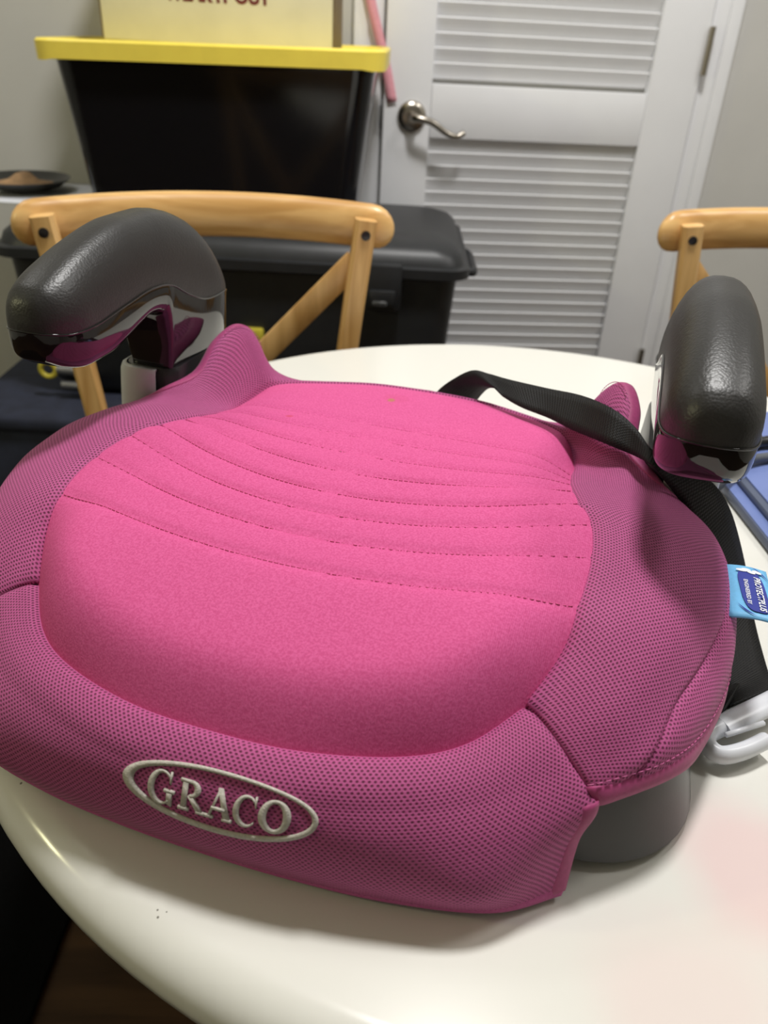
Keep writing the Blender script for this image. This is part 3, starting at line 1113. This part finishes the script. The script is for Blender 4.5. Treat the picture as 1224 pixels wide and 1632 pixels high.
# dark blue field
o_ = []
for k in range(40):
    a = 2 * math.pi * k / 40
    n = 3.4
    c, s = math.cos(a), math.sin(a)
    o_.append((0.60 + 0.27 * math.copysign(abs(c) ** (2 / n), c) + 0.05 * math.sin(s * 1.5), 0.50 + 0.40 * math.copysign(abs(s) ** (2 / n), s)))
V_ = [tagp(0.60, 0.5, 0.0008)] + [tagp(u, v, 0.0008) for u, v in o_]
obj('label_field', V_, [[0, k + 1, (k + 1) % 40 + 1] for k in range(40)], M_TAGD, tl)
# arcs beside the field
for cxu, side in ((0.60, 1), (0.60, -1)):
    a_ = [(cxu - side * 0.46 * math.cos(t), 0.5 + side * 0.475 * math.sin(t)) for t in np.linspace(0.62, 1.5, 12)]
    b_ = [(cxu - side * (0.46 - 0.05 * math.sin((t - .62) / .88 * math.pi)) * math.cos(t), 0.5 + side * (0.475 - 0.022 * math.sin((t - .62) / .88 * math.pi)) * math.sin(t)) for t in np.linspace(0.62, 1.5, 12)]
    V_ = [tagp(u, v, 0.0009) for u, v in a_ + b_]
    obj('label_arc', V_, [[k, k + 1, k + 13, k + 12] for k in range(11)], M_TAGD, tl)
for body, size, uc, vc, bold in (('PROTECTPLUS', 0.0060, 0.71, 0.555, 0.00014), ('ENGINEERED BY', 0.0028, 0.46, 0.55, 0.00004)):
    vs, fs = text_mesh(body, size, bold, 0, 0.15 if size > .005 else 0)
    wmax = max(abs(v[0]) for v in vs)
    want = 0.0170 if size > 0.005 else 0.0125
    k = want / wmax
    V_ = [tagp(uc + y * min(k, 1.15) / 0.0265, vc + x * k / 0.052, 0.0013) for x, y, z in vs]
    obj('label_text', V_, fs, M_TAGW, tl)
for (u, v, ru, rv) in ((0.42, 0.125, .12, .028), (0.52, 0.10, .10, .02), (0.62, 0.145, .09, .03), (0.75, 0.12, .10, .03)):
    V_ = [tagp(u, v, 0.0012)] + [tagp(u + ru * math.cos(2 * math.pi * k / 16) + rv * math.sin(2 * math.pi * k / 16), v + rv * math.sin(2 * math.pi * k / 16), 0.0012) for k in range(16)]
    obj('label_emblem', V_, [[0, k + 1, (k + 1) % 16 + 1] for k in range(16)], M_TAGW, tl)

# ================================================================== BELT STRAP with clip
strap = thing('belt_positioning_strap', 'black webbing strap draped over the back of the pink booster seat with white clip', 'strap', BO, BYAW)


def ribbon(name, U, L, mat, parent, n=10, nv=4, thick=0.0016):
    u = np.array(cr(U, n)); l = np.array(cr(L, n))
    A_ = len(u)
    G = np.array([[u[i] * (1 - j / nv) + l[i] * j / nv for j in range(nv + 1)] for i in range(A_)])
    mid = (u + l) / 2
    cum = np.concatenate([[0], np.cumsum(np.linalg.norm(np.diff(mid, axis=0), axis=1))])
    uv = []
    for i in range(A_):
        w = np.linalg.norm(u[i] - l[i])
        for j in range(nv + 1):
            uv.append((cum[i], 0.036 * j / nv))
    o = obj(name, G.reshape(-1, 3), grid_faces(A_, nv + 1), mat, parent, uvs=uv)
    m_ = o.modifiers.new('thickness', 'SOLIDIFY')
    m_.thickness = thick
    m_.offset = 0.0
    return o


U = [(-.03, .262, .02), (-.012, .252, .058), (.007, .234, .090), (.032, .222, .113), (.050, .214, .1165), (.071, .200, .1195), (.102, .184, .1235), (.131, .162, .1305), (.153, .128, .1385), (.1705, .113, .134),
     (.189, .090, .1245), (.208, .0905, .1195), (.228, .095, .1100), (.246, .107, .085), (.266, .118, .043), (.276, .110, .018), (.282, .085, .007), (.286, .045, .006), (.286, .018, .012)]
L = [(.012, .262, .02), (.028, .250, .058), (.045, .226, .0935), (.058, .197, .1120), (.071, .184, .1100), (.086, .172, .1095), (.108, .158, .1105), (.130, .134, .114), (.154, .107, .1200), (.172, .100, .1185),
     (.1855, .082, .1215), (.196, .084, .1110), (.210, .0885, .0950), (.231, .091, .0660), (.249, .087, .034), (.256, .068, .012), (.259, .040, .006), (.258, .012, .006), (.255, -.012, .012)]
ribbon('webbing', U, L, M_WEB, strap)
ribbon('webbing_tail', [(.264, .010, .016), (.258, .012, .010), (.250, .012, .004), (.238, .010, .003)], [(.252, -.022, .016), (.247, -.024, .010), (.241, -.026, .004), (.237, -.028, .003)], M_WEB, strap)
# white clip: a flat J hook with a bar that the webbing wraps
clip = obj('clip', *join(
    tube(cr([(.292, .012, .014), (.270, -.012, .014), (.252, -.030, .013)], 5), 0.0078, 12, 0.62),
    tube(cr([(.252, -.030, .012), (.2455, -.037, .011), (.2445, -.0455, .0105), (.2515, -.0505, .010), (.264, -.043, .010), (.277, -.030, .010)], 5), 0.0050, 12, 1.25)), M_CLIP, strap, True, 60)
obj('clip_rib', *join(tube([(.2535, -.040, .0165), (.2755, -.022, .0165)], 0.0018, 6)), M_CLIP, clip)

# ================================================================== CHAIRS
def make_chair(label, loc, rz):
    ch = thing('dining_chair', label, 'chair', loc, rz, 'cross-back wooden dining chairs')
    RZc, HL = 0.877, 0.247
    # bowed top rail, rounded ends
    rings = []
    for k in range(33):
        q = -1 + 2 * k / 32
        x = HL * math.sin(q * math.pi / 2 * 0.999)
        e = math.sqrt(max(0.0, 1 - max(0, (abs(x) - (HL - 0.03)) / 0.03) ** 2.2))
        e = max(e, 0.04)
        y = 0.048 * (1 - (x / HL) ** 2)
        zc = RZc + 0.008 * (1 - (x / HL) ** 2)
        hy, hz_ = 0.0165 * e, 0.0295 * e
        rings.append([(x, y + hy * math.cos(2 * math.pi * m / 20), zc + hz_ * math.copysign(abs(math.sin(2 * math.pi * m / 20)) ** 0.8, math.sin(2 * math.pi * m / 20))) for m in range(20)])
    obj('top_rail', *loft(rings), M_WOOD, ch, True, 60)

    def bar(name, p0, p1, w, t, mid=None, mat=M_WOODZ):
        pts = [p0, p1] if mid is None else cr([p0, mid, p1], 8)
        P = [Vector(p) for p in pts]
        rg = []
        for i, p in enumerate(P):
            tt = (P[min(i + 1, len(P) - 1)] - P[max(i - 1, 0)]).normalized()
            s = Vector((0, 1, 0)) - tt * tt.y
            s.normalize()
            xw = tt.cross(s)
            rg.append([tuple(p + xw * a + s * b) for a, b in ((w, t * .6), (w * .7, t), (-w * .7, t), (-w, t * .6), (-w, -t * .6), (-w * .7, -t), (w * .7, -t), (w, -t * .6))])
        return obj(name, *loft(rg), mat, ch, True, 40)
    for s in (-1, 1):
        bar('post', (s * .205, -.016, .893), (s * .155, -.022, .45), .0145, .0115, (s * .183, -.012, .70))
        bar('rear_leg', (s * .155, -.022, .45), (s * .186, .03, 0), .016, .014)
        bar('front_leg', (s * .185, -.385, .43), (s * .19, -.39, 0), .017, .017)
        bar('cross_brace', (s * .196, -.003 + .004 * s, .835), (-s * .140, -.002 + .004 * s, .50), .0165, .0045, (s * .030, .016 + .006 * s, .66))
        b = obj('bolt', *lathe([(0.0065, 0), (0.006, 0.002), (0.0005, 0.003)], 14), M_BOLT, ch, True, 60)
        b.rotation_euler = (R(90), 0, 0)
        b.location = (s * .2035, -.0272, .874)
    rg = []
    for z, g in ((0.425, -.012), (0.43, -.002), (0.447, 0), (0.452, -.004)):
        rg.append([(x * (1 + 0.10 * (-y - .2) / .2), y, z) for x, y in rrect(0.205 + g, 0.205 + g, 0.05, 6, (0, -.205))])
    obj('seat', *loft(rg), M_WOOD, ch, True, 45)
    rg = []
    for z, g in ((0.4525, -.012), (0.46, -.004), (0.475, -.010), (0.482, -.03), (0.485, -.08)):
        rg.append([(x, y, z) for x, y in rrect(0.20 + g, 0.19 + g, 0.05, 6, (0, -.21))])
    obj('seat_pad', *loft(rg), M_CUSH, ch, True, 60)
    for s in (-1, 1):
        bar('stretcher', (s * .187, -.37, .2), (s * .187, .005, .2), .008, .010, mat=M_WOOD)
    return ch


make_chair('cross-back wooden dining chair in front of the black trunk', (-0.249, 1.094, 0), R(11.5))
make_chair('cross-back wooden dining chair at the right frame edge before the grey wall', (0.622, 1.215, 0), R(-1))

# ================================================================== STORAGE TRUNK
trunk = thing('storage_chest', 'wide black lidded plastic trunk with latches behind the left chair', 'trunk', (-0.31, 1.712, 0.44))
TX, TY = 0.428, 0.207


def rr_ring(hx_, hy_, r, z, seg=7, dy=0):
    return [(x, y + dy, z) for x, y in rrect(hx_, hy_, r, seg)]


body_r = []
for z, g, r in ((0.0, -.075, .05), (0.008, -.055, .06), (0.03, -.035, .06), (0.07, -.02, .05), (0.12, -.014, .045), (0.275, -.004, .04), (0.283, -.004, .04)):
    body_r.append(rr_ring(TX + g, TY + g * .6, r, z))
obj('trunk_body', *loft(body_r), M_TRUNK, trunk, True, 40)
lid_r = []
for z, g, r in ((0.278, 0.012, .045), (0.281, 0.018, .045), (0.298, 0.018, .045), (0.301, 0.008, .045), (0.318, 0.002, .045), (0.331, -.012, .05), (0.340, -.035, .05), (0.345, -.07, .05)):
    lid_r.append(rr_ring(TX + g, TY + g, r, z))
lid = obj('trunk_lid', *loft(lid_r), M_TRUNK, trunk, True, 40)
for x in (-.22, .285):
    la = obj('latch', *join(boxg(.070, .022, .085, (x, -TY - .012, .262), .005, 2), boxg(.050, .010, .030, (x, -TY - .026, .245), .004, 2)), M_TRUNK, trunk, True, 40)
    obj('latch_plate', *boxg(.026, .004, .009, (x - .004, -TY - .0335, .237), .002, 1), M_BASE, la)
for s in (-1, 1):
    obj('side_handle', *tube(cr([(s * (TX + .01), -.08, .27), (s * (TX + .034), -.075, .262), (s * (TX + .036), 0, .26), (s * (TX + .034), .075, .262), (s * (TX + .01), .08, .27)], 5), .009, 8), M_TRUNK, trunk)
obj('yellow_latch', *boxg(.046, .020, .030, (.036, -TY + .0, .152), .006, 2), M_BRASS, trunk, True, 40)
obj('hasp', *boxg(.05, .012, .012, (.060, -TY + .002, .129), .003, 1), M_GREYM, trunk, True, 40)
rg_ = []
for k in range(25):
    a = 2 * math.pi * k / 24
    rg_.append((-.372 + .015 * math.cos(a), -TY - .008, .062 + .015 * math.sin(a)))
obj('ring_latch', *tube(rg_, .0055, 8, cap=False), M_BRASS, trunk)
obj('rod', *tube([(-.354, -TY - .004, .062), (-.285, -TY - .004, .060)], .010, 10), M_GREYM, trunk, True, 50)
obj('rod', *tube([(-.350, -TY - .004, .030), (-.300, -TY - .004, .029)], .009, 10), M_GREYM, trunk, True, 50)
obj('rod_cap', *tube([(-.304, -TY - .004, .030), (-.285, -TY - .004, .028)], .012, 10), M_SILVER, trunk, True, 50)

bench = obj('storage_bench', *join(boxg(1.0, .50, .40, (0, 0, .215), .02, 3), boxg(1.02, .52, .035, (0, 0, .4215), .012, 3),
                                    *[boxg(.05, .05, .03, (sx * .44, sy * .2, .015), .004, 1) for sx in (-1, 1) for sy in (-1, 1)]), M_NAVY, None, True, 40)
bench.location = (-0.33, 1.66, 0.001)
tag(bench, 'low dark navy bench under the black trunk', 'bench')

# ================================================================== YELLOW LID TOTE
tote = thing('storage_tote', 'black plastic tote with yellow lid standing on the black trunk', 'storage tote', (-0.347, 1.765, 0.786))
W0, Dp0 = 0.288, 0.165
tr_ = []
for z, gx, gy, r in ((0, -.040, -.028, .03), (.004, -.034, -.024, .035), (.25, -.003, -.003, .04), (.266, 0.0, 0.0, .04)):
    tr_.append([(x + 0.002, y, z) for x, y in rrect(W0 + gx, Dp0 + gy, r, 7)])
tb = obj('tote_body', *loft(tr_), M_TOTE, tote, True, 40)
lr_ = []


def lidz(x, z, lowc=0.0):
    return z + 0.0085 * (x / 0.305) * 0.55


for z, g, r in ((.2645, .010, .04), (.2635, .020, .04), (.287, .0215, .042), (.291, .018, .042), (.291, .008, .04), (.2835, .003, .04), (.2835, -.06, .03)):
    ring = []
    for x, y in rrect(W0 + g, Dp0 + g, r, 7):
        zz = z
        if z < 0.27:
            cd = max(0, abs(x) - (W0 - .055)) / .05
            zz -= 0.006 * min(1, cd) ** 1.5
        ring.append((x, y, lidz(x, zz)))
    lr_.append(ring)
ld = obj('tote_lid', *loft(lr_), M_YEL, tote, True, 40)
ld['label'] = 'bright yellow snap-on lid'

# ================================================================== CREAM BOX on the tote
cb = thing('cardboard_box', 'cream box with maroon lettering standing on the yellow lid', 'box', (-0.349, 1.79, 1.0735))
box('box_body', (0.418, 0.20, 0.26), (0, 0, 0.13), M_CARD, cb, 0.002)
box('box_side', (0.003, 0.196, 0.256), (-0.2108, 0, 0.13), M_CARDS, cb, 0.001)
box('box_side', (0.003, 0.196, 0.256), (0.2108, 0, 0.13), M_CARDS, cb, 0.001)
vs, fs = text_mesh('WEAR IT OUT', 0.042, 0.0022, 0, 0, 1.02)
wm = max(abs(v[0]) for v in vs)
zmin = min(v[1] for v in vs)
k = 0.0955 / wm
obj('box_lettering', [(x * k + 0.003, -0.1004, (y - zmin) * k + 0.0645) for x, y, z in vs], fs, M_RED, cb, False)

# ================================================================== PAPER AND DISH on the trunk
def sheet(x, y, z):
    return (x, y, z + 0.006 * math.exp(-((x - 0.10) / 0.05) ** 2))


vs, fs = [], []
for i in range(13):
    for j in range(7):
        x = -0.10 + 0.20 * i / 12; y = -0.10 + 0.235 * j / 6
        vs.append((x, y, 0.0015 + 0.005 * (i / 12) ** 4))
pp = obj('paper_sheet', vs, grid_faces(13, 7), M_PAPER)
pp.location = (-0.735, 1.735, 0.787)
pp.rotation_euler = (0, 0, R(-4))
md = pp.modifiers.new('thickness', 'SOLIDIFY')
md.thickness = 0.002
md.offset = 1
tag(pp, 'white paper sheet on the black trunk left of the tote', 'paper')
dish = thing('dish', 'dark round dish holding tan odds and ends on the white paper', 'dish', (-0.785, 1.765, 0.7945))
obj('dish_bowl', *lathe([(0.0005, 0.0), (0.055, 0.0), (0.075, 0.006), (0.090, 0.020), (0.093, 0.0205), (0.091, 0.0165), (0.075, 0.0085), (0.050, 0.004), (0.0005, 0.004)], 48), M_BOWL, dish, True, 60)
vs, fs = lathe([(0.0005, 0.0042), (0.045, 0.0045), (0.060, 0.0075), (0.050, 0.012), (0.030, 0.016), (0.012, 0.030), (0.0005, 0.033)], 24)
vs = [(x * 1.15 + 0.004, y * 0.75 - 0.008 + 0.003 * math.sin(9 * x / 0.05), z + 0.001 * math.sin(x * 190)) for x, y, z in vs]
obj('dish_contents', vs, fs, M_TAN, dish, True)

# ================================================================== RIBBON by the door
def wallp(t, d, z):
    return (t * math.cos(TH) - d * math.sin(TH), t * math.sin(TH) + d * math.cos(TH), z)


rp = [(0.060, 1.983, 1.40), (0.095, 1.982, 1.235), (0.113, 1.982, 1.163), (0.134, 1.982, 1.097), (0.152, 1.981, 1.039), (0.168, 1.981, 0.976)]
U = [wallp(t - 0.0098, d, z - 0.002) for t, d, z in rp]
L_ = [wallp(t + 0.0098, d, z + 0.002) for t, d, z in rp]
rb = ribbon('ribbon', U, L_, M_RIB, None, 6, 2, 0.001)
tag(rb, 'narrow pink ribbon hanging beside the nickel door handle', 'ribbon')

# ================================================================== BLUE FOLDER AND CABLES on the table
fo = thing('laptop', 'flat blue closed laptop with slate edges at the right of the white table', 'laptop', (0.434, 0.665, TZ), R(3))
box('bottom_case', (0.235, 0.36, 0.009), (0, 0, 0.0055), M_BLUEG, fo, 0.003)
box('lid', (0.217, 0.342, 0.007), (0.004, 0, 0.0137), M_BLUEG, fo, 0.0025)
box('lid_panel', (0.207, 0.332, 0.0025), (0.006, 0, 0.0178), M_BLUE, fo, 0.001)
box('case_panel', (0.231, 0.356, 0.001), (0, 0, 0.0101), M_BLUE, fo, 0.0)
cord = obj('power_cable', *tube(cr([(0.300, 0.655, 0.7545), (0.312, 0.660, 0.770), (0.335, 0.685, 0.7760), (0.375, 0.705, 0.7745), (0.42, 0.713, 0.7745), (0.50, 0.700, 0.7745)], 8), 0.0045, 10), M_GCORD)
tag(cord, 'thick grey cable lying across the blue laptop', 'cable')
cord2 = obj('braided_cord', *tube(cr([(0.352, 0.725, 0.775), (0.375, 0.735, 0.7755), (0.40, 0.738, 0.776), (0.45, 0.735, 0.776), (0.52, 0.74, 0.776)], 8), [0.0055 + 0.0006 * (i % 2) for i in range(33)], 10), M_BLACKP)
tag(cord2, 'black ribbed cord on the blue laptop beyond the right armrest', 'cable')

# ================================================================== FLOOR MAT
mt = box('floor_mat', (0.9, 1.1, 0.012), (0, 0, 0.006), M_MAT, None, 0.004)
mt.location = (-0.865, 0.55, 0.0005)
tag(mt, 'black mat on the dark wooden floor below the table edge', 'mat')

# ================================================================== CEILING LAMPS (out of frame; left and right ones added for the fill lights)
for x, y, r, nm in ((0.20, 0.84, 0.19, 'white flush ceiling lamp above the white table'), (1.5, 0.9, 0.27, 'added white housing of the fill light right of the table'), (-1.5, 1.35, 0.22, 'added white housing of the fill light left of the table')):
    lmp = obj('ceiling_lamp', *lathe([(0.0005, 0.0), (r * .9, 0.0), (r, -.01), (r, -.05), (r * .97, -.055), (r * .93, -.05), (r * .93, -.03), (0.0005, -.03)], 40), M_LAMP)
    lmp.location = (x, y, 2.7495)
    tag(lmp, nm, 'ceiling lamp')
